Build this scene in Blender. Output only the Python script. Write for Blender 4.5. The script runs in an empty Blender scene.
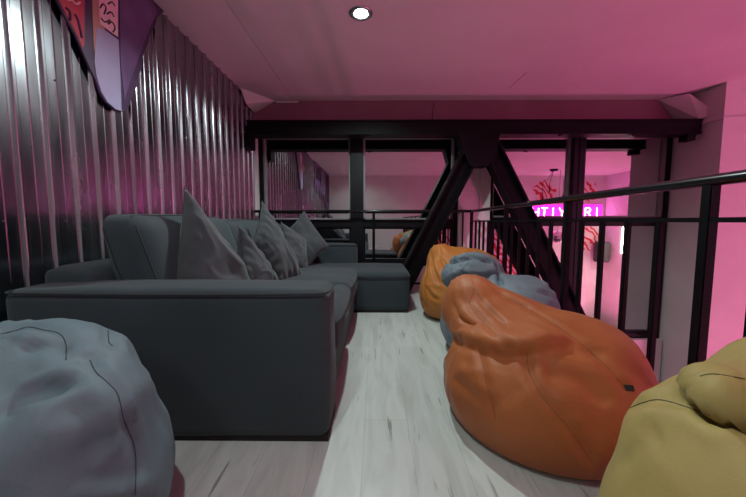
import bpy, bmesh, math, random
import numpy as np
from mathutils import Vector, Matrix, noise
from mathutils.bvhtree import BVHTree
random.seed(4); rng = np.random.default_rng(4)
COL = bpy.context.scene.collection
PI = math.pi

# ------------------------------------------------------------------ camera
F, W, H = 325.0, 746, 497
PITCH = math.atan(27/325); YAW = 0.0092
CAMZ = 0.9
cd = bpy.data.cameras.new('camera'); cam = bpy.data.objects.new('camera', cd); COL.objects.link(cam)
cd.sensor_width = 36; cd.lens = F/W*36; cd.clip_start = .02
cam.location = (0, 0, CAMZ); cam.rotation_euler = (PI/2-PITCH, 0, YAW)
bpy.context.scene.camera = cam
CM = Matrix.Translation((0, 0, CAMZ)) @ cam.rotation_euler.to_matrix().to_4x4()
def ray(px, py):
    return (CM.to_3x3() @ Vector((px-W/2, -(py-H/2), -F))).normalized()
def at(px, py, Y):
    d = ray(px, py); return Vector((0, 0, CAMZ)) + d*(Y/d.y)
def atx(px, py, X):
    d = ray(px, py); return Vector((0, 0, CAMZ)) + d*(X/d.x)

# ------------------------------------------------------------------ materials
def mat(name, base=(.5,.5,.5), rough=.6, metal=0, sheen=0, emit=None, es=1, spec=.5):
    m = bpy.data.materials.new(name); m.use_nodes = True
    b = m.node_tree.nodes['Principled BSDF']
    b.inputs['Base Color'].default_value = (*base, 1); b.inputs['Roughness'].default_value = rough
    b.inputs['Metallic'].default_value = metal; b.inputs['Sheen Weight'].default_value = sheen
    b.inputs['Specular IOR Level'].default_value = spec
    if emit:
        b.inputs['Emission Color'].default_value = (*emit, 1); b.inputs['Emission Strength'].default_value = es
    return m
def nd(m, t, **kw):
    n = m.node_tree.nodes.new(t)
    for k, v in kw.items(): setattr(n, k, v)
    return n
def lk(m, a, b): m.node_tree.links.new(a, b)
def bsdf(m): return m.node_tree.nodes['Principled BSDF']
def coords(m, scale=(1,1,1), obj=True):
    tc = nd(m, 'ShaderNodeTexCoord'); mp = nd(m, 'ShaderNodeMapping')
    mp.inputs['Scale'].default_value = scale
    lk(m, tc.outputs['Object' if obj else 'Generated'], mp.inputs['Vector']); return mp.outputs['Vector']
def ramp(m, src, stops):
    r = nd(m, 'ShaderNodeValToRGB'); e = r.color_ramp.elements
    while len(e) < len(stops): e.new(.5)
    for i, (p, c) in enumerate(stops):
        e[i].position = p; e[i].color = (*c, 1) if len(c) == 3 else c
    lk(m, src, r.inputs['Fac']); return r
def mottle(m, c1, c2, scale=4, bump=0, bscale=200, detail=4):
    v = coords(m)
    n = nd(m, 'ShaderNodeTexNoise'); n.inputs['Scale'].default_value = scale; n.inputs['Detail'].default_value = detail
    lk(m, v, n.inputs['Vector'])
    r = ramp(m, n.outputs['Fac'], [(.3, c1), (.7, c2)]); lk(m, r.outputs['Color'], bsdf(m).inputs['Base Color'])
    if bump:
        n2 = nd(m, 'ShaderNodeTexNoise'); n2.inputs['Scale'].default_value = bscale; n2.inputs['Detail'].default_value = 3
        lk(m, v, n2.inputs['Vector'])
        b = nd(m, 'ShaderNodeBump'); b.inputs['Strength'].default_value = bump; b.inputs['Distance'].default_value = .002
        lk(m, n2.outputs['Fac'], b.inputs['Height']); lk(m, b.outputs['Normal'], bsdf(m).inputs['Normal'])
    return m
def crumple(m, scale=7, dist=.012, strength=.6):
    nt = m.node_tree; b0 = [n for n in nt.nodes if n.type == 'BUMP'][0]
    v = coords(m); n = nd(m, 'ShaderNodeTexNoise'); n.inputs['Scale'].default_value = scale; n.inputs['Detail'].default_value = 3; n.inputs['Distortion'].default_value = 1.1; n.inputs['Roughness'].default_value = .45
    lk(m, v, n.inputs['Vector'])
    mm = nd(m, 'ShaderNodeMath', operation='SUBTRACT'); mm.inputs[1].default_value = .5; lk(m, n.outputs['Fac'], mm.inputs[0])
    ab = nd(m, 'ShaderNodeMath', operation='ABSOLUTE'); lk(m, mm.outputs[0], ab.inputs[0])
    pw = nd(m, 'ShaderNodeMath', operation='POWER'); pw.inputs[1].default_value = 1.1; lk(m, ab.outputs[0], pw.inputs[0])
    b = nd(m, 'ShaderNodeBump'); b.inputs['Strength'].default_value = strength; b.inputs['Distance'].default_value = dist; b.invert = True
    lk(m, pw.outputs[0], b.inputs['Height']); lk(m, b.outputs['Normal'], b0.inputs['Normal'])
M = {}
M['plaster'] = mottle(mat('white_plaster', rough=.85), (.60,.58,.57), (.66,.64,.63), 2.5, .15, 90)
M['ceiling'] = mottle(mat('ceiling_paint', rough=.9), (.60,.57,.565), (.65,.62,.615), 1.5, .1, 60)
M['pinkshade'] = mottle(mat('lintel_pink_shade', rough=.9), (.25,.11,.15), (.29,.13,.18), 2.5, .1, 60)  # dim magenta lighting of the lintel put into its colour
M['hallfloor'] = mottle(mat('hall_concrete', rough=.5), (.18,.17,.17), (.25,.24,.24), 2)
M['black'] = mottle(mat('black_painted_steel', rough=.5, spec=.10), (.0035,.003,.004), (.006,.005,.007), 6, .1, 120)
M['frame'] = mottle(mat('black_window_frame', rough=.4, spec=.2), (.004,.004,.006), (.007,.007,.009), 5)
M['bead'] = mottle(mat('grey_glazing_bead', rough=.45), (.20,.19,.20), (.25,.24,.25), 5)
M['handrail'] = mottle(mat('glossy_black_handrail', rough=.22), (.008,.007,.009), (.013,.012,.014), 5)
M['sofa'] = mottle(mat('charcoal_sofa_fabric', rough=.9, sheen=.12, spec=.3), (.028,.039,.045), (.038,.051,.058), 3, .35, 700)
M['piping'] = mottle(mat('dark_piping', rough=.9), (.018,.021,.024), (.025,.028,.032), 30)
M['plinth'] = mottle(mat('dark_plinth', rough=.8), (.010,.008,.008), (.016,.012,.012), 10)
M['pillow'] = mottle(mat('velvet_cushion_grey', rough=.95, sheen=.2, spec=.3), (.050,.054,.060), (.068,.071,.078), 5, .3, 500)
M['orange'] = mottle(mat('burnt_orange_fabric', rough=.55, sheen=.04, spec=.32), (.34,.090,.024), (.41,.120,.034), 5, .25, 300)
M['amber'] = mottle(mat('amber_orange_fabric', rough=.55, sheen=.04, spec=.32), (.36,.115,.02), (.44,.155,.028), 5, .25, 300)
M['mustard'] = mottle(mat('mustard_fabric', rough=.6, sheen=.04, spec=.32), (.36,.26,.085), (.43,.32,.11), 4, .25, 300)
M['blue'] = mottle(mat('blue_grey_fabric', rough=.6, sheen=.04, spec=.32), (.115,.145,.175), (.15,.18,.21), 4, .25, 300)
M['bluepale'] = mottle(mat('pale_blue_grey_fabric', rough=.6, sheen=.04, spec=.32), (.105,.150,.175), (.14,.188,.215), 4, .25, 300)
for k_ in ('orange', 'amber', 'blue', 'bluepale', 'mustard'): crumple(M[k_], 5.0, .03, .35)
crumple(M['pillow'], 9, .010, .35)
for k, c in (('orange',(.13,.035,.012)), ('amber',(.13,.04,.012)), ('mustard',(.10,.075,.03)), ('blue',(.028,.034,.04)), ('bluepale',(.03,.036,.042))):
    M[k+'_seam'] = mottle(mat(k+'_seam_thread', rough=.8), tuple(x*.9 for x in c), c, 20)
M['orange_seam'] = mottle(mat('orange_stitch', rough=.7), (.22,.055,.015), (.26,.07,.02), 20)
M['orange_fold'] = mottle(mat('orange_piping', rough=.6), (.40,.11,.035), (.46,.13,.045), 20)
M['skirt'] = mottle(mat('brown_underside', rough=.8), (.09,.03,.015), (.12,.04,.02), 10)
M['tag'] = mottle(mat('black_woven_tag', rough=.8), (.008,.008,.008), (.014,.014,.014), 50)
M['chrome'] = mottle(mat('brushed_trim_ring', rough=.25, metal=.9), (.45,.46,.47), (.55,.56,.57), 30)
M['lamp'] = mat('lamp_glow', emit=(.93,1,.98), es=60)
M['speaker'] = mottle(mat('speaker_plastic', rough=.5), (.02,.02,.022), (.03,.03,.032), 10)
M['grille'] = mottle(mat('speaker_grille', rough=.7), (.035,.035,.037), (.05,.05,.052), 300)
M['disco'] = mat('mirror_ball', base=(.85,.85,.87), rough=.08, metal=1)
M['neon'] = mat('neon_glow', base=(1,.3,.8), emit=(1,.30,.85), es=45)
M['neonpanel'] = mat('magenta_acrylic', base=(.6,.03,.35), rough=.3, emit=(1,.03,.50), es=2.4)
M['pinkfill'] = mat('added_pink_glow', base=(1,.2,.5), emit=(1,.12,.42), es=12)  # glowing face of the added hall floods
M['whiteled'] = mat('warm_led', base=(1,.95,.85), emit=(1,.88,.74), es=40)
M['groove'] = mottle(mat('joint_shadow_gap', rough=.9), (.20,.18,.18), (.24,.21,.21), 8)

# corrugated galvanised sheet
m = mat('galvanised_sheet', rough=.3, metal=1); M['metal'] = m
v = coords(m, (1, 3, .5))
n = nd(m, 'ShaderNodeTexNoise'); n.inputs['Scale'].default_value = 3; n.inputs['Detail'].default_value = 5; lk(m, v, n.inputs['Vector'])
r = ramp(m, n.outputs['Fac'], [(.3, (.30,.30,.33)), (.7, (.42,.42,.45))]); lk(m, r.outputs['Color'], bsdf(m).inputs['Base Color'])
r2 = ramp(m, n.outputs['Fac'], [(.3, (.20,.20,.20)), (.7, (.29,.29,.29))]); lk(m, r2.outputs['Color'], bsdf(m).inputs['Roughness'])
v2 = coords(m, (1, 3, .8)); n2 = nd(m, 'ShaderNodeTexNoise'); n2.inputs['Scale'].default_value = 2.5; lk(m, v2, n2.inputs['Vector'])
b = nd(m, 'ShaderNodeBump'); b.inputs['Strength'].default_value = .10; b.inputs['Distance'].default_value = .006
lk(m, n2.outputs['Fac'], b.inputs['Height']); lk(m, b.outputs['Normal'], bsdf(m).inputs['Normal'])

# white-washed laminate, boards along Y
m = mat('whitewashed_laminate', rough=.34, spec=.5); M['floor'] = m
tc = nd(m, 'ShaderNodeTexCoord')
mp = nd(m, 'ShaderNodeMapping'); mp.inputs['Rotation'].default_value = (0, 0, PI/2); mp.inputs['Location'].default_value = (.9, .05, 0)
lk(m, tc.outputs['Object'], mp.inputs['Vector'])
br = nd(m, 'ShaderNodeTexBrick'); br.offset = .37; br.inputs['Scale'].default_value = 1
br.inputs['Brick Width'].default_value = 1.38; br.inputs['Row Height'].default_value = .193; br.inputs['Mortar Size'].default_value = .0012
br.inputs['Mortar Smooth'].default_value = .2
br.inputs['Color1'].default_value = (.52,.54,.52,1); br.inputs['Color2'].default_value = (.59,.61,.585,1); br.inputs['Mortar'].default_value = (.40,.41,.40,1)
lk(m, mp.outputs['Vector'], br.inputs['Vector'])
g = nd(m, 'ShaderNodeTexNoise'); g.inputs['Scale'].default_value = 2.2; g.inputs['Detail'].default_value = 8; g.inputs['Distortion'].default_value = .6
lk(m, coords(m, (7, 1, 1)), g.inputs['Vector'])
gr = ramp(m, g.outputs['Fac'], [(.3, (.80,.80,.79)), (.55, (1,1,1)), (.8, (.88,.88,.86))])
mx = nd(m, 'ShaderNodeMix', data_type='RGBA', blend_type='MULTIPLY'); mx.inputs['Factor'].default_value = 1
lk(m, br.outputs['Color'], mx.inputs['A']); lk(m, gr.outputs['Color'], mx.inputs['B'])
ck = nd(m, 'ShaderNodeTexNoise'); ck.inputs['Scale'].default_value = 2.6; ck.inputs['Detail'].default_value = 6; ck.inputs['Distortion'].default_value = .25
lk(m, coords(m, (15, 1.0, 1)), ck.inputs['Vector'])
ckr = ramp(m, ck.outputs['Fac'], [(.0, (.12,.13,.12)), (.295, (.38,.38,.37)), (.36, (1,1,1))])
mx2 = nd(m, 'ShaderNodeMix', data_type='RGBA', blend_type='MULTIPLY'); mx2.inputs['Factor'].default_value = .9
lk(m, mx.outputs['Result'], mx2.inputs['A']); lk(m, ckr.outputs['Color'], mx2.inputs['B'])
lk(m, mx2.outputs['Result'], bsdf(m).inputs['Base Color'])

# night glazing: strong mirror reflection over a dark outside
m = bpy.data.materials.new('reflective_glazing'); m.use_nodes = True; M['glass'] = m
nt = m.node_tree; nt.nodes.clear()
o = nd(m, 'ShaderNodeOutputMaterial'); mixs = nd(m, 'ShaderNodeMixShader'); mixs.inputs['Fac'].default_value = .66
tr = nd(m, 'ShaderNodeBsdfTransparent'); tr.inputs['Color'].default_value = (.5,.5,.52,1)
gl = nd(m, 'ShaderNodeBsdfGlossy'); gl.inputs['Roughness'].default_value = .012; gl.inputs['Color'].default_value = (.92,.92,.93,1)
lk(m, tr.outputs[0], mixs.inputs[1]); lk(m, gl.outputs[0], mixs.inputs[2]); lk(m, mixs.outputs[0], o.inputs['Surface'])

# red brush-stroke mural on pale plaster
def mural(name, c0, c1, scale, seed):
    m = mat(name, rough=.8)
    w = nd(m, 'ShaderNodeTexWave', wave_type='BANDS', bands_direction='DIAGONAL'); w.inputs['Scale'].default_value = scale
    w.inputs['Distortion'].default_value = 9; w.inputs['Detail'].default_value = 1.5; w.inputs['Detail Scale'].default_value = 1.2; w.inputs['Phase Offset'].default_value = seed
    lk(m, coords(m), w.inputs['Vector'])
    r = ramp(m, w.outputs['Fac'], [(.40, c0), (.5, c1)]); lk(m, r.outputs['Color'], bsdf(m).inputs['Base Color']); return m
M['mural'] = mural('red_stripe_mural', (.50,.02,.03), (.66,.60,.58), 2.4, 0)

# ------------------------------------------------------------------ object helpers
def link(name, bm_or_me, material, parent=None, smooth=False, loc=None):
    if isinstance(bm_or_me, bmesh.types.BMesh):
        me = bpy.data.meshes.new(name); bmesh.ops.recalc_face_normals(bm_or_me, faces=bm_or_me.faces)
        bm_or_me.to_mesh(me); bm_or_me.free()
    else: me = bm_or_me
    for mm in (material if isinstance(material, (list, tuple)) else [material]): me.materials.append(mm)
    if smooth:
        for p in me.polygons: p.use_smooth = True
    ob = bpy.data.objects.new(name, me); COL.objects.link(ob)
    if parent:
        ob.parent = parent
        P = parent; off = Vector((0,0,0))
        while P: off += P.location; P = P.parent
        ob.location = -off
        if len(me.vertices):
            # keep vertices in world numbers: parents are only translated
            pass
    return ob
def thing(name, label, cat, loc=(0,0,0), group=None):
    o = bpy.data.objects.new(name, None); COL.objects.link(o); o.location = loc; o.empty_display_size = .1
    o['label'] = label; o['category'] = cat
    if group: o['group'] = group
    return o
def tag(o, label, cat, group=None):
    o['label'] = label; o['category'] = cat
    if group: o['group'] = group
    return o
def struct(name, bm, m, smooth=False):
    o = link(name, bm, m, smooth=smooth); o['kind'] = 'structure'; return o
def box(bm, x0, x1, y0, y1, z0, z1, bev=0, mi=0):
    n = bmesh.new()
    vs = [n.verts.new((x, y, z)) for x in (x0, x1) for y in (y0, y1) for z in (z0, z1)]
    for f in ((0,1,3,2),(4,6,7,5),(0,4,5,1),(2,3,7,6),(0,2,6,4),(1,5,7,3)): n.faces.new([vs[i] for i in f])
    bmesh.ops.recalc_face_normals(n, faces=n.faces)
    if bev: bmesh.ops.bevel(n, geom=n.edges[:], offset=bev, segments=2, affect='EDGES')
    for f in n.faces: f.material_index = mi
    t = bpy.data.meshes.new('t'); n.to_mesh(t); n.free(); bm.from_mesh(t); bpy.data.meshes.remove(t)
    return bm
def bx(*a, **k): return box(bmesh.new(), *a, **k)
def tube(bm, pts, r, seg=10, closed=False, rz=None):
    pts = [Vector(p) for p in pts]; n = len(pts); rings = []
    up = None
    for i, p in enumerate(pts):
        if closed: d = pts[(i+1) % n]-pts[i-1]
        else: d = pts[min(i+1, n-1)]-pts[max(i-1, 0)]
        if d.length < 1e-9: d = Vector((0,0,1))
        d.normalize()
        if up is None: up = Vector((0,0,1)) if abs(d.z) < .9 else Vector((1,0,0))
        s = d.cross(up)
        if s.length < 1e-4: s = d.orthogonal()
        s.normalize(); up = s.cross(d).normalized()
        rr = r[i] if isinstance(r, (list, tuple)) else r
        rings.append([bm.verts.new(p + s*math.cos(a)*rr + up*math.sin(a)*(rz or rr)) for a in [2*PI*k/seg for k in range(seg)]])
    for i in range(n if closed else n-1):
        A, B = rings[i], rings[(i+1) % n]
        for k in range(seg): bm.faces.new((A[k], A[(k+1) % seg], B[(k+1) % seg], B[k]))
    if not closed:
        bm.faces.new(rings[0][::-1]); bm.faces.new(rings[-1])
    return bm
def tb(*a, **k): return tube(bmesh.new(), *a, **k)
def lathe(bm, prof, c, seg=32, axis='z'):
    rings = []
    for r, h in prof:
        rings.append([bm.verts.new((c[0]+r*math.cos(2*PI*k/seg), c[1]+r*math.sin(2*PI*k/seg), c[2]+h)) for k in range(seg)])
    for A, B in zip(rings, rings[1:]):
        for k in range(seg): bm.faces.new((A[k], A[(k+1) % seg], B[(k+1) % seg], B[k]))
    bm.faces.new(rings[0][::-1]); bm.faces.new(rings[-1]); return bm
def prism(bm, poly, axis, a, b):
    """extrude a 2-D polygon along an axis; poly in the remaining two axes"""
    def P(q, t):
        if axis == 'y': return (q[0], t, q[1])
        if axis == 'x': return (t, q[0], q[1])
        return (q[0], q[1], t)
    A = [bm.verts.new(P(q, a)) for q in poly]; B = [bm.verts.new(P(q, b)) for q in poly]
    bm.faces.new(A); bm.faces.new(B[::-1])
    for i in range(len(poly)):
        j = (i+1) % len(poly); bm.faces.new((A[i], B[i], B[j], A[j]))
    return bm
def hull(pts):
    bm = bmesh.new()
    for p in pts: bm.verts.new(p)
    bmesh.ops.convex_hull(bm, input=bm.verts[:]); return bm
def softbox(x0, x1, y0, y1, z0, z1, r=.05, n=14, bulge=(0,0,0), fn=None, seedn=0, namp=0):
    bm = bmesh.new(); bmesh.ops.create_cube(bm, size=2)
    bmesh.ops.subdivide_edges(bm, edges=bm.edges[:], cuts=n*2, use_grid_fill=True)
    c = Vector(((x0+x1)/2, (y0+y1)/2, (z0+z1)/2)); h = Vector(((x1-x0)/2, (y1-y0)/2, (z1-z0)/2))
    for vv in bm.verts:
        p = vv.co.copy(); q = Vector([math.copysign(abs(t)**.75, t) for t in p])
        s = Vector((q.x*h.x, q.y*h.y, q.z*h.z))
        inner = Vector([max(-(h[i]-r), min(h[i]-r, s[i])) for i in range(3)])
        d = s-inner
        if d.length > 1e-6:
            d = d.normalized()*r
        s = inner+d
        for i in range(3):
            j, k = (i+1) % 3, (i+2) % 3
            w = (1-min(1, abs(s[j]/h[j]))**2)*(1-min(1, abs(s[k]/h[k]))**2)
            s[i] += math.copysign(bulge[i]*w*min(1, abs(s[i]/h[i]))**2, s[i])
        if namp:
            s += Vector(noise.noise_vector((s+c)*5+Vector((seedn,0,0))))*namp
        s += c
        vv.co = fn(s) if fn else s
    return bm

# ------------------------------------------------------------------ room shell
XL, YG, ZC = -1.6, 4.45, 2.45          # sheet-metal wall, glazing plane, ceiling
YF = 4.32                              # inner face of the window wall
YB, XR, ZF = -2.3, 7.8, -2.7           # rear wall, far right wall, hall floor

# mezzanine deck
bm = bmesh.new()
prism(bm, [(XL-.1, YB), (1.16, YB), (1.30, YF), (XL-.1, YF)], 'z', -.02, 0)
struct('floor', bm, M['floor'])
bm = bmesh.new(); prism(bm, [(XL-.1, YB), (1.15, YB), (1.29, YF), (XL-.1, YF)], 'z', -.30, -.02)
struct('trim_1', bm, M['black'])
struct('floor_hall', bx(XL-.1, XR+.1, YB-.1, YG+.3, ZF-.1, ZF), M['hallfloor'])
struct('ceiling', bx(XL-.12, XR+.12, YB-.12, YG+.3, ZC, ZC+.1), M['ceiling'])
# ceiling joints (shallow gaps between boards)
bm = bmesh.new()
for x in (-1.06,): box(bm, x-.0015, x+.0015, YB+.02, YF-.02, ZC-.0012, ZC)
struct('trim_2', bm, M['groove'])

# sheet-metal wall: trapezoid ribs every 14 cm
bm = bmesh.new(); prof = []; y = YB
while y < YF+.05:
    prof += [(XL, y), (XL+.001, y+.05), (XL+.0025, y+.054), (XL+.001, y+.058), (XL, y+.104), (XL+.004, y+.108), (XL+.016, y+.114), (XL+.018, y+.118), (XL+.018, y+.130), (XL+.016, y+.134), (XL+.003, y+.139)]
    prof.append((XL, y+.140)) ; y += .14
prof = [p for p in prof if p[1] <= YF]
prof.append((XL, YF))
prev = None
for x, y in prof:
    a = bm.verts.new((x, y, ZF)); b_ = bm.verts.new((x, y, ZC))
    if prev: bm.faces.new((prev[0], prev[1], b_, a))
    prev = (a, b_)
k = 0; y = YB+.046
while y < YF-.1:
    for z in ((.55, 1.25, 1.95) if k % 2 else (.9, 1.6, 2.25)):
        t = bmesh.ops.create_icosphere(bm, subdivisions=1, radius=.006, matrix=Matrix.Translation((XL+.001, y, z)))
    y += .14; k += 1
w = struct('wall_left', bm, M['metal'])
box_ = struct('wall_left_backing', bx(XL-.12, XL-.004, YB, YG+.3, ZF, ZC), M['plaster'])

# window wall: lintel, pier, parapet pieces around two openings
HO = 2.03
XA0, XA1, XB0, XB1 = -1.56, 1.09, 1.50, 3.88
bm = bmesh.new()
box(bm, XL, XB1+.02, YF, YG+.12, HO, 2.06)
box(bm, XL-.02, XA0, YF, YG+.12, ZF, HO)
box(bm, XA1, XB0, YF, YG+.12, ZF, HO)
box(bm, XA0, XA1, YF, YG+.12, ZF, .30)
box(bm, XB0, XB1, YF, YG+.12, ZF, -.70)
struct('wall_back', bm, M['plaster'])
struct('wall_lintel', bx(XL, XB1+.02, YF, YG+.12, 2.06, ZC), M['pinkshade'])
# pier corner strip and panel joint
struct('trim_3', bx(1.36, 1.372, YF-.012, YF, 0, HO), M['plaster'])

def window(idx, x0, x1, z0, z1, xm, mw, tz0, tz1):
    root = struct('window_%d' % idx, bmesh.new(), M['frame'])
    y0, y1 = YG-.07, YG+.03
    bm = bmesh.new(); fw = .055
    box(bm, x0, x0+fw, y0, y1, z0, z1, .004); box(bm, x1-fw, x1, y0, y1, z0, z1, .004)
    box(bm, x0, x1, y0, y1, z0, z0+.07, .004); box(bm, x0, x1, y0, y1, z1-.012, z1, .002)
    link('window_frame', bm, M['frame'], root)
    bm = bmesh.new()
    box(bm, xm-mw/2, xm+mw/2, y0-.03, y1, z0, z1, .012); box(bm, xm-.008, xm+.008, y0-.04, y0-.028, z0, z1, .002)
    link('mullion', bm, M['frame'], root)
    for (a, b2) in ((x0+fw, xm-mw/2), (xm+mw/2, x1-fw)):
        bm = bmesh.new(); box(bm, a, b2, y0-.012, y1, tz0, tz1, .006); link('transom', bm, M['frame'], root)
        for (c, d) in ((tz1, z1-.012), (z0+.07, tz0)):
            s = bmesh.new(); q = .022
            box(s, a, a+q, YG-.045, YG+.01, c, d, .002); box(s, b2-q, b2, YG-.045, YG+.01, c, d, .002)
            box(s, a, b2, YG-.045, YG+.01, d-q, d, .002); box(s, a, b2, YG-.045, YG+.01, c, c+q, .002)
            sash = link('sash', s, M['bead'] if c == tz1 else M['frame'], root)
            link('pane', bx(a+.01, b2-.01, YG-.004, YG, c+.01, d-.01), M['glass'], sash)
    return root
window(1, XA0, XA1, .30, HO, -.255, .175, .82, .925)
window(2, XB0, XB1, -.70, HO, 2.66, .17, .86, .955)

# return wall, pillar and far walls of the hall
bm = bmesh.new(); prism(bm, [(3.90, YG+.12), (3.90, 3.79), (5.6, 3.50), (XR, 3.50), (XR, YG+.12)], 'z', ZF, ZC)
struct('wall_corner', bm, M['plaster'])
bm = bmesh.new(); prism(bm, [(3.888, YF), (3.888, 3.778), (5.6, 3.488), (5.6, 3.51), (3.91, 3.81), (3.91, YF)], 'z', 2.055, 2.063)
struct('trim_4', bm, M['plaster'])
struct('wall_right', bx(XR, XR+.1, YB, 3.6, ZF, ZC), M['plaster'])
struct('wall_rear', bx(XL-.1, XR+.1, YB-.1, YB, ZF, ZC), M['plaster'])
struct('baseboard_rear', bx(XL+.03, 1.1, YB, YB+.015, 0, .08), M['plaster'])

# plasterboard boxing in the two ceiling corners
A, D = at(657.5, 101, YF), Vector((3.895, YF, ZC-.001))
pts = [(A.x, YF-.001, ZC-.001), (3.895, YF-.001, ZC-.001), (3.895, YF-.001, 2.12), (3.84, 4.02, 2.12), (3.895, 3.98, 2.25), (3.895, 3.98, 2.13), (A.x+.06, 4.24, ZC-.001), (3.74, 4.05, ZC-.03)]
struct('trim_5', hull(pts), M['plaster'])
pts = [(XL+.025, YF-.001, ZC-.001), (XL+.025, 3.9, ZC-.001), (-1.30, YF-.001, ZC-.001), (XL+.025, YF-.001, 2.30), (XL+.025, 4.05, 2.32), (-1.42, 4.15, ZC-.01)]
struct('trim_6', hull(pts), M['plaster'])
struct('trim_7', bx(-1.29, -1.0, YF-.03, YF-.001, ZC-.03, ZC-.012, .003), M['plaster'])

# ------------------------------------------------------------------ steel truss
truss = thing('steel_truss', 'black steel roof beam with two splayed diagonal braces in front of the windows', 'steel beam', (1.29, 4.05, 0))
YT = 4.05; B0, B1 = 1.93, 2.10
bm = bmesh.new()
box(bm, XL+.06, 3.83, YT-.10, YT+.10, B1-.022, B1, .003); box(bm, XL+.06, 3.83, YT-.10, YT+.10, B0, B0+.018, .003)
box(bm, XL+.06, 3.83, YT-.085, YT+.085, B0+.015, B1-.02)
link('beam', bm, M['black'], truss)
link('end_bracket', bx(3.69, 3.79, YT-.07, YT+.05, 1.86, 1.95, .004), M['black'], truss)
link('end_bracket', bx(XL+.028, XL+.09, YT-.10, YT+.10, 1.78, 1.95, .004), M['black'], truss)
for xx in (-1.05, -.1, 2.2, 3.05):
    link('bolt', lathe(bmesh.new(), [(.028, -.012), (.028, 0)], (xx, YT-.05, B0), 6), M['black'], truss)
def diagonal(x0, z0, x1, z1, hw=.118):
    a, b_ = Vector((x0, 0, z0)), Vector((x1, 0, z1)); d = (b_-a).normalized(); s = Vector((d.z, 0, -d.x))
    bm = bmesh.new()
    for o0, o1, y0, y1 in ((-hw, -hw+.022, YT-.1, YT+.1), (hw-.022, hw, YT-.1, YT+.1), (-hw+.01, hw-.01, YT-.028, YT+.028)):
        q = [a+s*o0, a+s*o1, b_+s*o1, b_+s*o0]
        prism(bm, [(p.x, p.z) for p in q], 'y', y0, y1)
    return link('diagonal_brace', bm, M['black'], truss)
p0, p1 = at(472, 150, YT), at(405, 281, YT); k = (p1.x-p0.x)/(p1.z-p0.z)
diagonal(p0.x+k*(1.93-p0.z), 1.93, p0.x+k*(0.0-p0.z), 0.0, .105)
q0, q1 = at(490.6, 150, YT), at(569, 308, YT); k = (q1.x-q0.x)/(q1.z-q0.z)
diagonal(q0.x+k*(1.93-q0.z), 1.93, q0.x+k*(ZF-q0.z), ZF, .105)
a = [at(459, 133, YT-.10), at(500, 133, YT-.10), at(497, 152, YT-.10), at(488, 166, YT-.10), at(470, 166, YT-.10), at(464, 152, YT-.10)]
bm = bmesh.new(); prism(bm, [(p.x, p.z) for p in a], 'y', YT-.105, YT+.09); link('gusset_plate', bm, M['black'], truss)
link('foot_plate', bx(.02, .40, 3.93, 4.17, 0, .012, .003), M['black'], truss)

# ------------------------------------------------------------------ railing
rail = thing('metal_railing', 'black metal balustrade with handrail along the mezzanine edge and windows', 'railing', (1.2, 4.22, 0))
def rx(y): return 1.075 + (y-.95)*.048
ZH = 1.032; YR = 4.22; XRC = rx(YR)
path = [(rx(YB+.1), YB+.1, ZH)] + [(rx(y), y, ZH) for y in (0, 1, 2, 3, 4.1)] + [(XRC-.004, 4.18, ZH), (XRC-.03, YR, ZH), (1.0, YR, ZH), (0, YR, ZH), (XL+.03, YR, ZH)]
link('handrail', tb(path, .021, 14, rz=.019), M['handrail'], rail, smooth=True)
for z, nm, h in ((.905, 'middle_rail', .008), (.09, 'bottom_rail', .012)):
    bm = bmesh.new(); hw = .013
    prism(bm, [(rx(YB+.1)-hw, YB+.1), (rx(YB+.1)+hw, YB+.1), (XRC+hw, YR+hw), (XRC-hw, YR+hw)], 'z', z-h, z+h)
    if nm == 'bottom_rail': box(bm, XL+.03, XRC-hw, YR-hw, YR+hw, z-h, z+h)
    link(nm, bm, M['black'], rail)
posts = [(rx(y), y) for y in (-2.1, -1.28, -.46, .25, 1.07, 1.92, 2.95)] + [(XRC, YR), (-.03, YR), (-1.5, YR)]
for x, y in posts:
    link('post', bx(x-.017, x+.017, y-.017, y+.017, 0, ZH-.012, .003), M['black'], rail)
y = 1.07-.17*19
ys = []
while y < 4.1:
    if min(abs(y-p[1]) for p in posts) > .06: ys.append(y)
    y += .171
for y in ys:
    link('baluster', bx(rx(y)-.0105, rx(y)+.0105, y-.0105, y+.0105, .09, .905, .002), M['black'], rail)
for x in (1.12, 1.0, .88):
    link('baluster', bx(x-.009, x+.009, YR-.009, YR+.009, .09, ZH-.01, .002), M['black'], rail)

# ------------------------------------------------------------------ sofa
sofa = thing('corner_sofa', 'large charcoal fabric corner sofa with chaise along the sheet metal wall', 'sofa', (-.8, 2.3, 0))
S = M['sofa']
SX0, SX1 = -1.47, -.19
def arm(y0, y1, x0, x1):
    a = link('armrest', softbox(x0, x1, y0, y1, .018, .63, .045, 16, (.006, .006, .012), None, 1, .003), S, sofa, True)
    z = .619; r = .04; yy = y0+.004; e = .003
    pts = [(x0+.002, y1-.04, z), (x0+.002, y0+r, z), (x0+r*.35, y0+r*.35, z), (x0+r, y0-e, z)]
    pts += [(x0+(x1-x0)*t, y0-e-.001, z-.004*math.sin(PI*t)) for t in (.2, .4, .6, .8)]
    pts += [(x1-r, y0-e, z), (x1-r*.3, y0+r*.3, z), (x1+e, y0+r, z), (x1+e+.002, y1-.04, z)]
    link('piping', tb(pts, .0042, 8), M['piping'], a, True)
    return a
arm(1.242, 1.50, SX0-.012, SX1)
arm(3.86, 4.09, SX0, -.235)
# low back frame
link('back_frame', softbox(SX0-.015, -1.24, 1.40, 4.08, .018, .70, .05, 12, (.005, 0, .01)), S, sofa, True)
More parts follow.
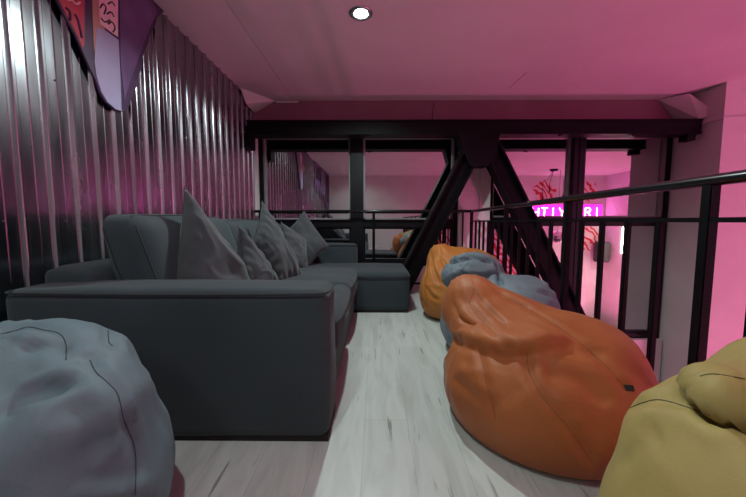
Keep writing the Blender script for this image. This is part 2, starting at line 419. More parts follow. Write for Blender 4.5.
# seat deck
link('seat_frame', softbox(-1.3, -.215, 1.48, 3.2, .018, .27, .03, 8), S, sofa, True)
def seatcush(y0, y1, x1=-.185, z1=.455):
    c = link('seat_cushion', softbox(-1.2, x1, y0, y1, .25, z1, .06, 14, (.022, .004, .022), None, y0, .005), S, sofa, True)
    pts = [(x1+.006+.012*math.sin(PI*t)-.025*(abs(2*t-1)**8), y0+.015+(y1-y0-.03)*t, z1-.045) for t in [i/14 for i in range(15)]]
    link('piping', tb(pts, .0035, 8), M['piping'], c, True)
seatcush(1.49, 2.32); seatcush(2.32, 3.17)
# chaise
ch = link('chaise', softbox(-1.25, .335, 3.14, 3.90, .018, .405, .05, 16, (.012, .008, .014), None, 5, .004), S, sofa, True)
z = .36
pts = [(-.2, 3.133, z)] + [(x, 3.130, z) for x in (-.1, 0, .1, .2)] + [(.285, 3.134, z), (.322, 3.15, z), (.340, 3.20, z), (.346, 3.5, z), (.340, 3.86, z)]
link('piping', tb(pts, .0035, 8), M['piping'], ch, True)
# plinth under everything
bm = bmesh.new(); box(bm, SX0+.01, SX1-.005, 1.262, 1.5, 0, .03); box(bm, SX0+.01, -.225, 1.45, 3.2, 0, .03); box(bm, SX0+.01, .315, 3.16, 3.90, 0, .03); box(bm, SX0+.01, -.26, 3.86, 4.07, 0, .03)
link('plinth', bm, M['plinth'], sofa)
# back cushions: leaning prisms
def backcush(y0, y1, z1, sd, xo=0):
    def fn(s):
        t = (s.z-.44)/(z1-.44)
        s.x = s.x - .13*t + (-.03*t if s.x > -1.06 else .02*t) + xo
        return s
    c = link('back_cushion', softbox(-1.14, -.87, y0, y1, .44, z1, .075, 14, (.02, .01, .02), fn, sd, .006), S, sofa, True)
    pts = []
    for t in [i/16 for i in range(17)]:
        zz = .47 + (z1-.055-.47)*t
        p = Vector((-.905, y0+.012, zz)); p = fn(p); p.x += .0; p.y -= .0; pts.append(p)
    # follow over the top of the cushion
    me = c.data; bv = BVHTree.FromPolygons([v.co.copy() for v in me.vertices], [tuple(p.vertices) for p in me.polygons])
    out = []
    for p in pts + [fn(Vector((-.94, y, z1-.015))) for y in np.linspace(y0+.05, y1-.05, 14)]:
        h = bv.find_nearest(p); out.append(h[0]+h[1]*.001)
    link('piping', tb(out, .0042, 8), M['piping'], c, True)
backcush(1.47, 2.40, .925, 1, -.05); backcush(2.41, 3.33, .905, 2, -.06); backcush(3.34, 3.85, .89, 3, -.07)

# ------------------------------------------------------------------ throw cushions from four corners
def pillow(name_label, cs, th, wr, sd, group='throw cushions on the sofa'):
    c = [at(*q) if len(q) == 3 and q[0] > 20 else Vector(q) for q in cs]
    ctr = sum(c, Vector())/4
    nrm = ((c[2]-c[0]).cross(c[3]-c[1])).normalized()
    if nrm.dot(Vector((0, 0, CAMZ))-ctr) < 0: nrm = -nrm
    N = 36; bm = bmesh.new(); lay = []
    for side in (1, -1):
        g = []
        for i in range(N+1):
            rowv = []
            for j in range(N+1):
                u, v = i/N, j/N
                a, b_ = 2*u-1, 2*v-1
                pin = .075                                    # edges draw in between the corners
                ua = .5+.5*a*(1-pin*(1-b_*b_)); vb = .5+.5*b_*(1-pin*(1-a*a))
                p = c[0]*(1-ua)*(1-vb)+c[1]*ua*(1-vb)+c[2]*ua*vb+c[3]*(1-ua)*vb
                t = max(0, (1-abs(a)**2.2)*(1-abs(b_)**2.2))**.5
                w = noise.noise(Vector((a*1.6+sd, b_*1.6, side*3)))*.30
                q = Vector((u*(c[1]-c[0]).length*9+sd*5, v*.45*9, side*2)); q2 = q+Vector(noise.noise_vector(q*.5))*1.2
                fold = max(-.2, 1-abs(noise.noise(q2*.8))*4.5)*.010*min(1, th/.08)
                cr = 0
                for (e, ph) in ((1-abs(a), b_), (1-abs(b_), a)):
                    cr += math.sin(ph*17+sd*2+2*noise.noise(Vector((ph*3, sd, 0))))*math.exp(-((e-.17)/.16)**2)*wr
                rr = th*t*(1+w) + cr*t + fold*t
                # dent near the top
                p = p + nrm*side*rr
                if i in (0, N) or j in (0, N):
                    if side == -1: rowv.append(lay[0][i][j]); continue
                rowv.append(bm.verts.new(p))
            g.append(rowv)
        lay.append(g)
        for i in range(N):
            for j in range(N):
                q = (g[i][j], g[i+1][j], g[i+1][j+1], g[i][j+1])
                bm.faces.new(q if side == 1 else q[::-1])
    loop = [lay[0][i][0].co.copy() for i in range(N)] + [lay[0][N][j].co.copy() for j in range(N)] + \
           [lay[0][i][N].co.copy() for i in range(N, 0, -1)] + [lay[0][0][j].co.copy() for j in range(N, 0, -1)]
    root = link('throw_cushion', bm, M['pillow'], None, True)
    # put origin at base
    off = ctr.copy(); root.data.transform(Matrix.Translation(-off)); root.location = off
    tag(root, name_label, 'cushion', group)
    pb = tb([p-off for p in loop], .0038, 6, closed=True)
    o = link('piping', pb, M['pillow'], None, True); o.parent = root
    return root
pillow('big grey cushion nearest the camera, its peak rising above the sofa back', [(184,186,1.78), (172,290,1.55), (224,330,1.55), (262,300,1.90)], .15, .010, 1)
pillow('small grey cushion half hidden just behind the biggest cushion', [(238,224,2.20), (239,286,2.02), (262,298,2.06), (282,288,2.32)], .10, .010, 2)
pillow('lighter grey creased cushion with pointed top, in the middle of the row', [(262,201,2.66), (254,243,2.45), (277,286,2.40), (305,281,2.68)], .115, .014, 3)
pillow('small plain cushion tucked between the creased cushion and the farthest one', [(281,222,3.15), (283,268,2.98), (308,274,3.02), (306,240,3.3)], .095, .006, 4)
pillow('farthest cushion, standing on one corner against the far armrest', [(304,211,3.74), (285,232,3.70), (308,267,3.52), (329,246,3.66)], .10, .006, 5)

# ------------------------------------------------------------------ bean bags
def ico(sub):
    bm = bmesh.new(); bmesh.ops.create_icosphere(bm, subdivisions=sub, radius=1)
    V = np.array([v.co[:] for v in bm.verts]); Fc = [tuple(v.index for v in f.verts) for f in bm.faces]; bm.free(); return V, Fc
ICO = ico(6); ICO5 = ico(5)
def smin(a, b, k):
    h = np.clip(.5+.5*(b-a)/k, 0, 1); return b*(1-h)+a*h-k*h*(1-h)
def blob_sdf(P, blobs):
    f = None
    for c, r, rot, k in blobs:
        q = P-np.array(c)
        if rot is not None:
            R = np.array(rot.to_matrix().transposed()); q = q@R.T
        r = np.array(r); k0 = np.linalg.norm(q/r, axis=1); k1 = np.linalg.norm(q/(r*r), axis=1)
        d = k0*(k0-1)/np.maximum(k1, 1e-6)
        f = d if f is None else smin(f, d, k)
    return f
def star_mesh(c, blobs, dirs, zmin=0.004, rmax=1.1, flat=.03):
    c = np.array(c); n = len(dirs)
    ts = np.linspace(.01, rmax, 120); last = np.zeros(n)
    for t in ts:
        P = c+dirs*t
        f = blob_sdf(P, blobs); last = np.where(f < 0, t, last)
    lo, hi = last, last+(ts[1]-ts[0])
    for _ in range(12):
        mid = (lo+hi)/2; f = blob_sdf(c+dirs*mid[:, None], blobs)
        lo = np.where(f < 0, mid, lo); hi = np.where(f < 0, hi, mid)
    P = c+dirs*lo[:, None]
    # settle on the floor: soft clamp in z
    z = P[:, 2]; P[:, 2] = np.where(z < zmin+flat, zmin+flat*np.exp((np.minimum(z, zmin+flat)-zmin-flat)/flat), z)
    return P
def seg_dist(P, poly):
    best = np.full(len(P), 9.); side = np.zeros(len(P)); tt = np.zeros(len(P)); vec = np.zeros_like(P)
    L = len(poly)-1
    for i in range(L):
        a, b_ = poly[i], poly[i+1]; d = b_-a; l2 = d@d+1e-12
        t = np.clip(((P-a)@d)/l2, 0, 1); w = P-(a+t[:, None]*d); dd = np.linalg.norm(w, axis=1)
        m_ = dd < best; best = np.where(m_, dd, best); tt = np.where(m_, (i+t)/L, tt)
        vec[m_] = w[m_]
    return best, tt, vec
def normals(P, Fc):
    Fa = np.array(Fc); n = np.cross(P[Fa[:, 1]]-P[Fa[:, 0]], P[Fa[:, 2]]-P[Fa[:, 0]])
    N = np.zeros_like(P)
    for k in range(3): np.add.at(N, Fa[:, k], n)
    return N/np.maximum(np.linalg.norm(N, axis=1), 1e-9)[:, None]
def catmull(pts, n=8):
    out = []
    p = [pts[0]]+list(pts)+[pts[-1]]
    for i in range(1, len(p)-2):
        for k in range(n):
            t = k/n; a, b_, c, d = (np.array(p[i-1]), np.array(p[i]), np.array(p[i+1]), np.array(p[i+2]))
            out.append(.5*((2*b_)+(-a+c)*t+(2*a-5*b_+4*c-d)*t*t+(-a+3*b_-3*c+d)*t**3))
    out.append(np.array(pts[-1])); return out
def beanbag(label, c, blobs, matn, folds=(), seams=(), seams3=(), flaps=(), wr=.010, wdir=(1,1,.4), sd=0, neck=None, group='bean bags on the mezzanine'):
    dirs, Fc = ICO
    P = star_mesh(c, blobs, dirs)
    N = normals(P, Fc)
    def drop(P, pix):
        bv = BVHTree.FromPolygons([Vector(p) for p in P], Fc); out = []
        for q in catmull(pix, 7):
            h = bv.ray_cast(Vector((0, 0, CAMZ)), ray(float(q[0]), float(q[1])))
            if h[0] is not None: out.append(np.array(h[0]))
        return out
    up = np.clip((P[:, 2]-.03)/.12, 0, 1)
    # soft dents, gathers running out of the neck, slack creases lower down
    D = np.zeros(len(P)); wd = Vector(wdir)
    nk = Vector(neck) if neck else Vector((c[0], c[1], .6)); ax = (nk-Vector((c[0], c[1], .1))).normalized()
    e1 = ax.orthogonal().normalized(); e2 = ax.cross(e1)
    for i, p in enumerate(P):
        v = Vector(p); rel = v-nk; dn = rel.length
        a = noise.noise(v*3.1+Vector((sd, 0, 0)))+.5*noise.noise(v*6.3+Vector((0, sd, 0)))
        th = math.atan2(rel.dot(e2), rel.dot(e1)); dd = min(dn, 1)
        tw = Vector(noise.noise_vector(v*3+Vector((sd, 0, 0))))*.35
        g = 1-abs(noise.noise(Vector((math.cos(th)*2.3+tw.x, math.sin(th)*2.3+tw.y, dd*1.6+sd))))*3.2
        gather = max(0, g)**1.6*math.exp(-(dn/.24)**2)*wr*1.9*(.5+.9*max(0, noise.noise(v*4+Vector((3, sd, 9)))+.3))
        q = Vector((v.x*wd.x, v.y*wd.y, v.z*wd.z))*4.5+Vector((0, sd*3, 0))
        b_ = 1-abs(noise.noise(q+Vector(noise.noise_vector(v*2.6))*1.3))*4
        mask = max(0, min(1, .5+1.4*noise.noise(v*2.3+Vector((7, sd, 1)))))
        fl = noise.noise(v*2.1+Vector((sd*2, 5, 0)))
        D[i] = a*wr*1.5 + max(-.4, b_)*wr*.95*mask + gather + (abs(fl)-.2)*wr*1.6
    P = P+N*(D*up)[:, None]
    for pix, width, amp, up_amp in folds:      # groove of depth amp with a puffed lip on its upper side
        L = drop(P, pix)
        if len(L) < 2: continue
        d, t, vec = seg_dist(P, L)
        fade = np.clip(np.minimum(t, 1-t)*5, 0, 1)
        fade = np.where(d < width*4, fade, 0)
        above = np.clip(vec[:, 2]/np.maximum(d, 1e-6), -1, 1)
        Nn = normals(P, Fc)
        g = -amp*np.exp(-(d/width)**2)
        lip = up_amp*np.exp(-((d-width*1.6)/(width*1.1))**2)*np.clip(above+.1, 0, 1)
        P = P+Nn*((g+lip)*fade)[:, None]
    for pix, reach, amp in flaps:             # loose cloth slumped over the part below: a step in the surface
        L = drop(P, pix)
        if len(L) < 2: continue
        d, t, vec = seg_dist(P, L); Nn = normals(P, Fc)
        e = np.clip(np.minimum(t, 1-t)*4.5, 0, 1); e = e*e*(3-2*e)
        st = .5+.5*np.tanh(vec[:, 2]/.009)
        P = P+Nn*(amp*st*np.exp(-(d/reach)**2)*e - .35*amp*(1-st)*np.exp(-(d/.03)**2)*e)[:, None]
    seamL = []
    for pix in seams:
        L = drop(P, pix)
        if len(L) < 3: continue
        d, t, vec = seg_dist(P, L); Nn = normals(P, Fc)
        P = P+Nn*((-.006*np.exp(-(d/.014)**2)+.004*np.exp(-((d-.035)/.02)**2)))[:, None]
        seamL.append(pix)
    P[:, 2] = np.maximum(P[:, 2], .003); lim = 1.075+(P[:, 1]-.95)*.048-.020; ov = P[:, 0]-lim; P[:, 0] = np.where(ov > -.04, lim-.04+.038*np.tanh((ov+.04)/.09), P[:, 0])
    me = bpy.data.meshes.new('bean_bag'); ctr = Vector((c[0], c[1], 0))
    me.from_pydata([tuple(Vector(p)-ctr) for p in P], [], Fc)
    root = link('bean_bag', me, M[matn], None, True); root.location = ctr
    tag(root, label, 'bean bag', group)
    bv = BVHTree.FromPolygons([Vector(p) for p in P], Fc)
    for pix in seamL:
        L = drop(P, pix); runs = [[]]
        for p in L:
            if runs[-1] and np.linalg.norm(p-runs[-1][-1]) > .14: runs.append([])
            runs[-1].append(p)
        L = max(runs, key=len)
        if len(L) < 3: continue
        o = link('seam', tb([Vector(p)-ctr for p in L], .0013, 6), M[matn+'_seam'], None, True); o.parent = root
    for poly in seams3:                           # seams on sides turned away: found by direction from the centre
        L = []
        for az, el in poly:
            d = Vector((math.cos(az)*math.cos(el), math.sin(az)*math.cos(el), math.sin(el)))
            h = bv.ray_cast(Vector(c), d)
            if h[0] is not None: L.append(h[0]-ctr)
        if len(L) > 2:
            o = link('seam', tb(L, .0013, 6), M[matn+'_seam'], None, True); o.parent = root
    root['_c'] = 0; del root['_c']
    return root, bv, ctr
E = lambda x, y, z: __import__('mathutils').Euler((math.radians(x), math.radians(y), math.radians(z)))
mer = lambda az: [(az, e) for e in np.linspace(.1, 1.1, 14)]

# the burnt orange bag in the middle
r_, bv, ctr = beanbag('burnt orange bean bag in the right foreground, its neck slumped to the left', (.76, 1.46, .22), [
    ((.765, 1.45, .16), (.44, .45, .34), E(0,0,-38), .06),
    ((.90, 1.37, .27), (.24, .28, .19), E(0,14,-35), .06),
    ((.66, 1.60, .39), (.27, .22, .15), E(0,14,-35), .05),
    ((.52, 1.72, .50), (.13, .15, .105), E(0,0,0), .035),
    ((.49, 1.66, .39), (.115, .14, .12), None, .05),
    ((.455, 1.74, .42), (.09, .12, .10), None, .04)], 'orange',
    folds=[([(452,300),(462,318),(480,330)], .014, .012, .010), ([(474,290),(486,308),(508,328)], .014, .012, .010), ([(486,280),(504,296),(530,308)], .018, .012, .008),
           ([(448,372),(470,392),(500,412)], .03, .008, .006), ([(540,372),(580,380),(610,410)], .035, .012, .006), ([(560,345),(585,352),(612,352)], .03, .010, .006)],
    seams=[([(497,292),(520,304),(560,328),(600,360),(626,388)]), ([(470,273),(474,290),(470,305),(486,325),(508,346)]), ([(527,352),(530,375),(545,400),(570,430),(592,462)]), ([(480,352),(486,380),(496,420)])],
    flaps=[([(436,306),(446,326),(458,338),(478,347),(502,352),(530,352),(556,346),(576,338)], .12, .050)], seams3=[mer(.6), mer(1.5)], wr=.0065, wdir=(.6,1.2,1.5), sd=1, neck=(.50,1.72,.52))
bm = bmesh.new(); h = bv.ray_cast(Vector((0,0,CAMZ)), ray(629, 388))
if h[0] is not None:
    n_ = h[1]; p = h[0]-ctr; t1 = n_.cross(Vector((0,0,1))).normalized(); t2 = n_.cross(t1)
    hb = hull([p+t1*a*.013+t2*b_*.009+n_*c_ for a in (-1,1) for b_ in (-1,1) for c_ in (-.002,.005)])
    o = link('fabric_tag', hb, M['tag']); o.parent = r_; o['label'] = 'black woven tag'
bm.free()

# blue-grey bag behind it
beanbag('blue grey bean bag with folded-over top, between the two orange bean bags', (.86, 2.28, .26), [
    ((.87, 2.22, .18), (.40, .44, .34), E(0,0,0), .06),
    ((.98, 2.10, .38), (.26, .24, .14), E(0,14,-20), .08),
    ((.96, 2.03, .36), (.16, .22, .17), E(0,0,-10), .08),
    ((.74, 2.36, .54), (.19, .17, .13), E(0,10,0), .035),
    ((.59, 2.36, .50), (.11, .12, .11), None, .03)], 'blue',
    folds=[([(438,275),(452,262),(475,257),(494,264)], .018, .050, .030), ([(446,284),(462,276),(480,278),(500,272)], .016, .026, .016), ([(498,250),(497,268),(502,286)], .018, .026, .016),
           ([(512,266),(535,277),(562,294)], .022, .018, .012), ([(515,285),(540,292),(568,302)], .018, .012, .008)],
    seams=[], flaps=[([(436,285),(446,294),(465,292),(490,284),(506,270)], .07, .030)], seams3=[mer(3.3), mer(.4)], wr=.008, wdir=(.6,1,1.6), sd=7, neck=(.62,2.36,.56))

# amber bag at the far end
beanbag('amber orange bean bag farthest away beside the steel diagonal', (.80, 3.10, .28), [
    ((.86, 3.08, .20), (.42, .42, .34), None, .08),
    ((.66, 3.16, .46), (.15, .18, .22), E(0,-10,0), .10),
    ((1.02, 3.05, .44), (.20, .22, .16), None, .08),
    ((.86, 3.12, .49), (.24, .22, .15), E(0,8,0), .08),
    ((.57, 3.02, .26), (.14, .18, .24), None, .10)], 'amber',
    folds=[([(430,250),(433,268),(440,285)], .018, .022, .012), ([(424,285),(432,296),(440,300)], .018, .014, .01), ([(440,256),(448,268),(460,270)], .018, .018, .01)],
    seams=[([(428,252),(427,270),(424,288),(428,308)])], seams3=[mer(.5)], wr=.0085, wdir=(1,1,1), sd=11, neck=(.62,3.14,.66))

# pale blue-grey bag, lower left
beanbag('pale blue grey bean bag in the lower left corner, in front of the sofa arm', (-.88, .74, .28), [
    ((-.905, .74, .20), (.34, .36, .36), None, .06),
    ((-.93, .82, .47), (.27, .20, .155), E(0,2,0), .05),
    ((-.76, .74, .36), (.16, .20, .20), E(0,30,0), .05)], 'bluepale',
    folds=[([(-10,425),(8,405),(30,392),(55,385),(85,378)], .020, .032, .024), ([(20,352),(45,345),(72,352)], .02, .014, .012), ([(-5,388),(30,386),(70,388)], .03, .012, .012), ([(20,372),(60,366),(100,352)], .022, .008, .006), ([(60,400),(90,420),(100,460)], .03, .010, .008)],
    seams=[([(-4,335),(14,331),(28,327),(44,330),(60,334),(66,345),(66,360)]), ([(90,360),(96,372),(108,383),(118,395),(124,420),(134,445),(136,470),(135,495)]), ([(108,330),(109,342),(113,346)])],
    seams3=[mer(1.8)], wr=.010, wdir=(1,1,1.4), sd=15, neck=(-1.05,.70,.62))

# mustard bag, lower right
beanbag('mustard yellow bean bag in the lower right corner by the railing', (.78, .54, .30), [
    ((.782, .52, .20), (.312, .33, .36), None, .06),
    ((.80, .60, .43), (.25, .22, .18), E(0,-12,0), .06),
    ((.90, .60, .56), (.20, .19, .115), E(0,-12,0), .03)], 'mustard',
    folds=[([(698,388),(708,405),(725,415),(745,420),(770,428)], .018, .060, .050), ([(694,372),(697,385),(703,398)], .012, .014, .012), ([(640,380),(670,395),(690,398)], .03, .010, .006), ([(615,470),(640,440),(660,430)], .03, .010, .006)],
    seams=[([(614,440),(616,428),(628,410),(645,402),(662,400),(690,408),(710,416)]), ([(700,376),(715,374),(745,379)])],
    flaps=[([(690,372),(698,392),(712,410),(730,418),(750,424),(775,428)], .10, .045)], seams3=[mer(.8)], wr=.007, wdir=(1,1,1), sd=21, neck=(.95,.60,.62))

# ------------------------------------------------------------------ painted art board hung from the ceiling line
XP = XL+.034
outline = [(51,-22),(57,0),(66,18),(75,34),(83,52),(90,68),(96,80),(100,92),(106,102),(114,109),(122,112),(128,109),(131,101),(133,92),(137,86),(138,76),(142,68),(142,58),(145,50),(149,41),(150,33),(155,26),(157,18),(164,11)]
P3 = [atx(a, b_, XP) for a, b_ in outline]
poly = [(p.y, min(p.z, ZC-.003)) for p in P3]
poly = [(1.15, ZC-.003)] + poly + [(P3[-1].y, ZC-.003)]
art = thing('art_board', 'cut-out painted board in red, lavender and purple hanging on the sheet metal wall', 'wall art', (XP, 2.0, 2.0))
bm = bmesh.new(); prism(bm, poly, 'x', XL+.022, XP)
M['artdark'] = mottle(mat('art_dark_violet', rough=.45), (.035,.012,.05), (.07,.025,.09), 9)
M['artpurple'] = mottle(mat('art_purple', rough=.45), (.09,.04,.13), (.16,.09,.22), 5)
M['artred'] = mottle(mat('art_red', rough=.45), (.42,.02,.06), (.50,.035,.09), 5)
M['artlav'] = mottle(mat('art_lavender', rough=.45), (.30,.26,.44), (.36,.33,.50), 3)
M['artorange'] = mottle(mat('art_orange', rough=.45), (.50,.22,.12), (.40,.22,.20), 3)
M['artpink'] = mottle(mat('art_pink', rough=.45), (.75,.45,.50), (.82,.52,.58), 3)
M['ink'] = mottle(mat('art_ink', rough=.5), (.02,.012,.02), (.03,.02,.03), 9)
link('board', bm, M['artdark'], art)
def patch(name, pix, mt, d0, d1):
    q = [atx(a, b_, XP) for a, b_ in pix]
    bm = bmesh.new(); prism(bm, [(p.y, min(p.z, ZC-.006)) for p in q], 'x', XP-.001+d0, XP+d1); return link(name, bm, M[mt], art)
patch('red_area', [(53,-20),(59,1),(68,19),(77,35),(82,48),(84,44),(84,-20)], 'artred', 0, .003)
patch('orange_area', [(92,-20),(92,10),(93,40),(95,60),(104,52),(104,-20)], 'artorange', 0, .003)
patch('lavender_area', [(96,28),(104,30),(118,40),(120,80),(121,111),(115,109),(107,102),(101,92),(96,76),(94,62)], 'artlav', .0005, .004)
patch('purple_area', [(119,-20),(120,60),(124,100),(129,84),(136,64),(144,42),(150,26),(157,12),(150,-20)], 'artpurple', 0, .003)
patch('pink_card', [(98,-20),(98,8),(99,24),(117,37),(117,-20)], 'artpink', .003, .0065)
def stroke(pix, w, mt='ink', d=.008):
    q = [Vector(p) for p in catmull([tuple(atx(a, b_, XP+d)) for a, b_ in pix], 5)]
    link('brush_stroke', tb(q, w, 6), M[mt], art)
for s in ([(100,8),(103,4),(106,8),(104,14)], [(107,14),(111,12),(114,17)], [(101,18),(105,22),(110,20)], [(108,24),(112,22),(115,28),(113,32)], [(108,4),(112,2),(115,6)]):
    stroke(s, .004)
for s in ([(75,14),(78,20),(80,28),(82,38)], [(66,8),(70,12),(70,20)]): stroke(s, .006, 'artdark', .005)
for s in ([(62,-4),(70,0),(78,-4)], [(70,-2),(76,4),(80,2)]): stroke(s, .005, 'artpink', .005)

# more painted boards farther back along the same wall (seen in the glazing)
for i, (y0, y1, zb, mt, lb) in enumerate([(-.35, .45, 1.55, 'artpurple', 'purple painted board on the metal wall behind the camera, nearest the windows'), (-1.2, -.45, 1.25, 'artdark', 'dark violet painted board on the metal wall between two others'), (-2.1, -1.3, 1.05, 'artdark', 'dark ragged board on the metal wall on the metal wall beside the rear wall')]):
    a = thing('art_board', lb, 'wall art', (XP, y0, zb), 'painted boards on the metal wall')
    zig = [(y0+(y1-y0)*t/7, zb+.35*abs(math.sin(t*2.3+i))+.05*t*(i % 2)) for t in range(8)]
    bm = bmesh.new(); prism(bm, [(y0, ZC-.003)]+zig+[(y1, ZC-.003)], 'x', XL+.022, XP); link('board', bm, M[mt], a)
    for k in range(4):
        yy = y0+.1+k*.18; q = [Vector((XP+.004, yy+.03*math.sin(z*9+k), z)) for z in np.linspace(zb+.45, 2.35, 10)]
        link('brush_stroke', tb(q, .012, 6), M['ink' if i != 1 else 'artlav'], a)

# ------------------------------------------------------------------ ceiling lights
def downlight(x, y, label, power, rad=.035, spot=160):
    t = thing('recessed_ceiling_light', label, 'ceiling light', (x, y, ZC), 'recessed downlights')
    link('trim_ring', lathe(bmesh.new(), [(.088, -.001), (.088, -.006), (.080, -.011), (.058, -.011), (.050, -.003), (.050, -.001)], (x, y, ZC), 40), M['chrome'], t, True)
    link('lamp', lathe(bmesh.new(), [(.046, -.002), (.046, -.010), (.036, -.016), (.002, -.019)], (x, y, ZC), 28), M['lamp'], t, True)
    ld = bpy.data.lights.new('spot_lamp', 'SPOT'); ld.energy = power; ld.color = (.80, 1.0, .95); ld.spot_size = math.radians(spot); ld.spot_blend = .5; ld.shadow_soft_size = rad
    lo = bpy.data.objects.new('spot_lamp', ld); COL.objects.link(lo); lo.location = (x, y, ZC-.05)
    return t
L1 = at(361, 13, 1)
d = ray(361, 13); tt = (ZC-CAMZ)/d.z
downlight(d.x*tt, d.y*tt, 'round recessed downlight glowing in the ceiling above the aisle', 118)
downlight(-.45, .25, 'round recessed downlight overhead just behind the camera, nearer the metal wall', 55)
downlight(-.57, -1.3, 'added unseen fill downlight at the rear end of the mezzanine ceiling', 16)  # added fill lamp, its reflection hidden by the mullion

# pink wash floods added out of view on the hall floor; neon sign
def added_flood(x, y, z, label, power, aim, color):
    t = thing('added_pink_flood', label, 'floodlight', (x, y, z), 'added pink floodlights in the hall below')
    link('housing', bx(x-.28, x+.28, y-.16, y+.16, z, z+.12, .01), M['speaker'], t)
    link('lens', bx(x-.25, x+.25, y-.13, y+.13, z+.12, z+.126), M['pinkfill'], t)
    ld = bpy.data.lights.new('added_flood', 'AREA'); ld.shape = 'RECTANGLE'; ld.size = .5; ld.size_y = .26; ld.energy = power; ld.color = color
    lo = bpy.data.objects.new('added_flood', ld); COL.objects.link(lo); lo.location = (x, y, z+.14)
    v = Vector(aim)-lo.location; lo.rotation_euler = v.to_track_quat('-Z', 'Y').to_euler()
added_flood(5.0, 1.5, ZF+.02, 'added unseen pink floodlight on the hall floor, nearer the windows', 112, (4.0, 2.2, 2.4), (1, .14, .41))
added_flood(6.4, -.9, ZF+.02, 'added unseen pink floodlight on the hall floor, nearer the rear wall', 150, (5.2, -1.6, 2.4), (1, .14, .40))
# white hall wall light
for k, (y0, za, zb, lb) in enumerate(((-1.45, -.1, .72, 'short vertical warm white LED strip on the right hall wall, nearer the rear wall'), (-1.22, -2.0, .12, 'long vertical warm white LED strip on the right hall wall, nearer the windows'))):
    tag(link('led_strip', bx(XR-.03, XR-.005, y0, y0+.04, za, zb), M['whiteled']), lb, 'light strip', 'vertical LED strips')

# added warm spot, kept out of view, washing the lower right of the hall
t = thing('added_warm_spot', 'added unseen warm spot on the hall ceiling near the right wall', 'spotlight', (6.9, 1.5, ZC))
link('mount', bx(6.86, 6.94, 1.46, 1.54, ZC-.03, ZC-.001, .005), M['speaker'], t)
link('can', tb([(6.9, 1.5, ZC-.03), (6.9, 1.46, ZC-.09), (6.91, 1.38, ZC-.18)], [.02, .05, .055], 16), M['speaker'], t, True)
ld = bpy.data.lights.new('warm_fill_spot', 'SPOT'); ld.energy = 330; ld.color = (1, .86, .70); ld.spot_size = math.radians(62); ld.spot_blend = .8; ld.shadow_soft_size = .04
lo = bpy.data.objects.new('warm_fill_spot', ld); COL.objects.link(lo); lo.location = (6.915, 1.35, ZC-.21)
lo.rotation_euler = (Vector((7.3, -2.2, -1.6))-lo.location).to_track_quat('-Z', 'Y').to_euler()

# neon sign, read from the hall
sign = thing('neon_sign', 'magenta neon lettering on an acrylic panel fixed to the rear wall', 'neon sign', (6.4, YB+.03, 1.2))
SX_0, SX_1 = 5.2, 7.68
link('panel', bx(SX_0, SX_1, YB+.005, YB+.03, 1.0, 1.48), M['neonpanel'], sign)
G = {'H': [[(0,0),(0,1)],[(.6,0),(.6,1)],[(0,.5),(.6,.5)]], 'T': [[(.3,0),(.3,1)],[(0,1),(.6,1)]], 'I': [[(.3,0),(.3,1)]],
     'Y': [[(.3,0),(.3,.5),(0,1)],[(.3,.5),(.6,1)]], 'R': [[(0,0),(0,1),(.4,1),(.55,.78),(.4,.55),(0,.55)],[(.25,.55),(.6,0)]]}
txt = 'HTIY TRI'      # seen from the hall it runs right to left, as the reflection shows it
for i, chh in enumerate(txt):
    if chh == ' ': continue
    x0 = SX_0+.12+i*.295; bm = bmesh.new()
    for stx in G[chh]:
        tube(bm, [(x0+a*.32, YB+.055, 1.06+b_*.30) for a, b_ in stx], .011, 8)
    link('neon_letter', bm, M['neon'], sign)
# murals on the rear wall
for i, (x0, x1, z0, z1, lb) in enumerate([(5.35, 6.1, 1.55, 2.3, 'red zebra-stripe painting above the left half of the neon sign'), (6.95, 7.5, 1.55, 2.3, 'red brush-stroke painting above the right half of the neon sign'),
        (6.85, 7.7, -.1, .75, 'red zebra-stripe painting below the right end of the neon sign'), (1.3, 3.2, -.6, 1.0, 'wide red zebra-stripe painting on the rear wall beyond the railing'), (3.9, 5.0, -1.2, .75, 'tall red zebra-stripe painting left of the neon sign')]):
    c = ((x0+x1)/2, (z0+z1)/2); N = 40
    pts = [(c[0]+(x1-x0)/2*math.cos(a)*(1+.12*math.sin(5*a+i)), c[1]+(z1-z0)/2*math.sin(a)*(1+.1*math.sin(7*a+2*i))) for a in [2*PI*k/N for k in range(N)]]
    bm = bmesh.new(); prism(bm, pts, 'y', YB+.002, YB+.006)
    tag(link('mural', bm, M['mural']), lb, 'mural', 'red murals on the rear wall')

# wall speaker
sp = thing('wall_speaker', 'dark loudspeaker mounted on the rear hall wall by the right corner', 'speaker', (7.35, YB+.2, -.1))
link('cabinet', bx(7.36, 7.76, YB+.14, YB+.42, -.45, .22, .03), M['speaker'], sp)
link('grille', bx(7.39, 7.73, YB+.42, YB+.435, -.42, .19, .01), M['grille'], sp)
link('bracket', bx(7.52, 7.60, YB, YB+.16, -.2, -.05), M['speaker'], sp)
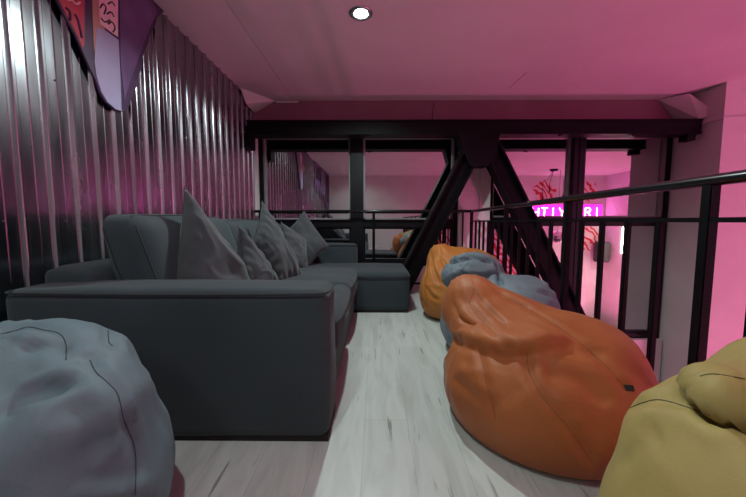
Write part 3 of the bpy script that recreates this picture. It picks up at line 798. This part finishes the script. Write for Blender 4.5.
# mirror ball
mbx, mby, mbz = 5.55, -1.1, .42
mb = thing('mirror_ball', 'small mirror ball hanging in the hall in front of the neon sign', 'mirror ball', (mbx, mby, mbz))
bm = bmesh.new(); bmesh.ops.create_uvsphere(bm, u_segments=24, v_segments=14, radius=.19, matrix=Matrix.Translation((mbx, mby, mbz)))
link('ball', bm, M['disco'], mb)
link('cord', tb([(mbx, mby, mbz+.18), (mbx, mby, ZC)], .005, 6), M['black'], mb)
# spider pendant
sp = thing('spider_pendant', 'pendant lamp of loose looping cables on the hall ceiling', 'pendant lamp', (5.75, -1.0, ZC))
for (x, y) in ((5.3, -1.0), (5.85, -1.1)):
    link('canopy', lathe(bmesh.new(), [(.10, -.05), (.12, -.001)], (x, y, ZC), 20), M['black'], sp)
for k, (x, y, zz) in enumerate(((5.0, -1.0, 1.65), (5.3, -1.2, 1.9), (5.55, -.9, 1.7), (6.1, -1.0, 1.55), (6.25, -1.2, 1.75))):
    x0 = 5.3 if x < 5.4 else 5.85
    q = catmull([(x0, -1.05, ZC-.04), ((x0+x)/2, -1.05, ZC-.12 if k % 2 else ZC-.3), (x, y, ZC-.35), (x, y, zz)], 6)
    c_ = link('cable', tb([Vector(p) for p in q], .007, 6), M['black'], sp)
    o = link('bulb_holder', lathe(bmesh.new(), [(.015, 0), (.022, -.05), (.022, -.1)], (x, y, zz), 10), M['black'], None); o.parent = c_; o.location = (0,0,0)

# loose cable end above the beam, and a hairline in the ceiling
q = catmull([tuple(at(432, 120, 4.2)), tuple(at(432.6, 112, 4.18)), tuple(at(433.6, 107, 4.2)), tuple(at(434, 101, 4.25))], 5)
tag(link('loose_cable', tb([Vector(p) for p in q], .004, 6), M['black']), 'short loose black cable end sticking up above the steel beam', 'cable')
d0, d1 = ray(509, 88), ray(527, 72); a = [d0*((ZC-CAMZ)/d0.z), d1*((ZC-CAMZ)/d1.z)]
struct('trim_8', tb([(p.x, p.y, ZC-.0005) for p in a], .0025, 6), M['groove'])

# ------------------------------------------------------------------ world and view
wd = bpy.data.worlds.new('night'); bpy.context.scene.world = wd; wd.use_nodes = True
wd.node_tree.nodes['Background'].inputs['Color'].default_value = (.004, .004, .007, 1)
vs = bpy.context.scene.view_settings; vs.view_transform = 'Standard'; vs.look = 'None'; vs.gamma = 1; vs.use_curve_mapping = False
vs.exposure = 0.0
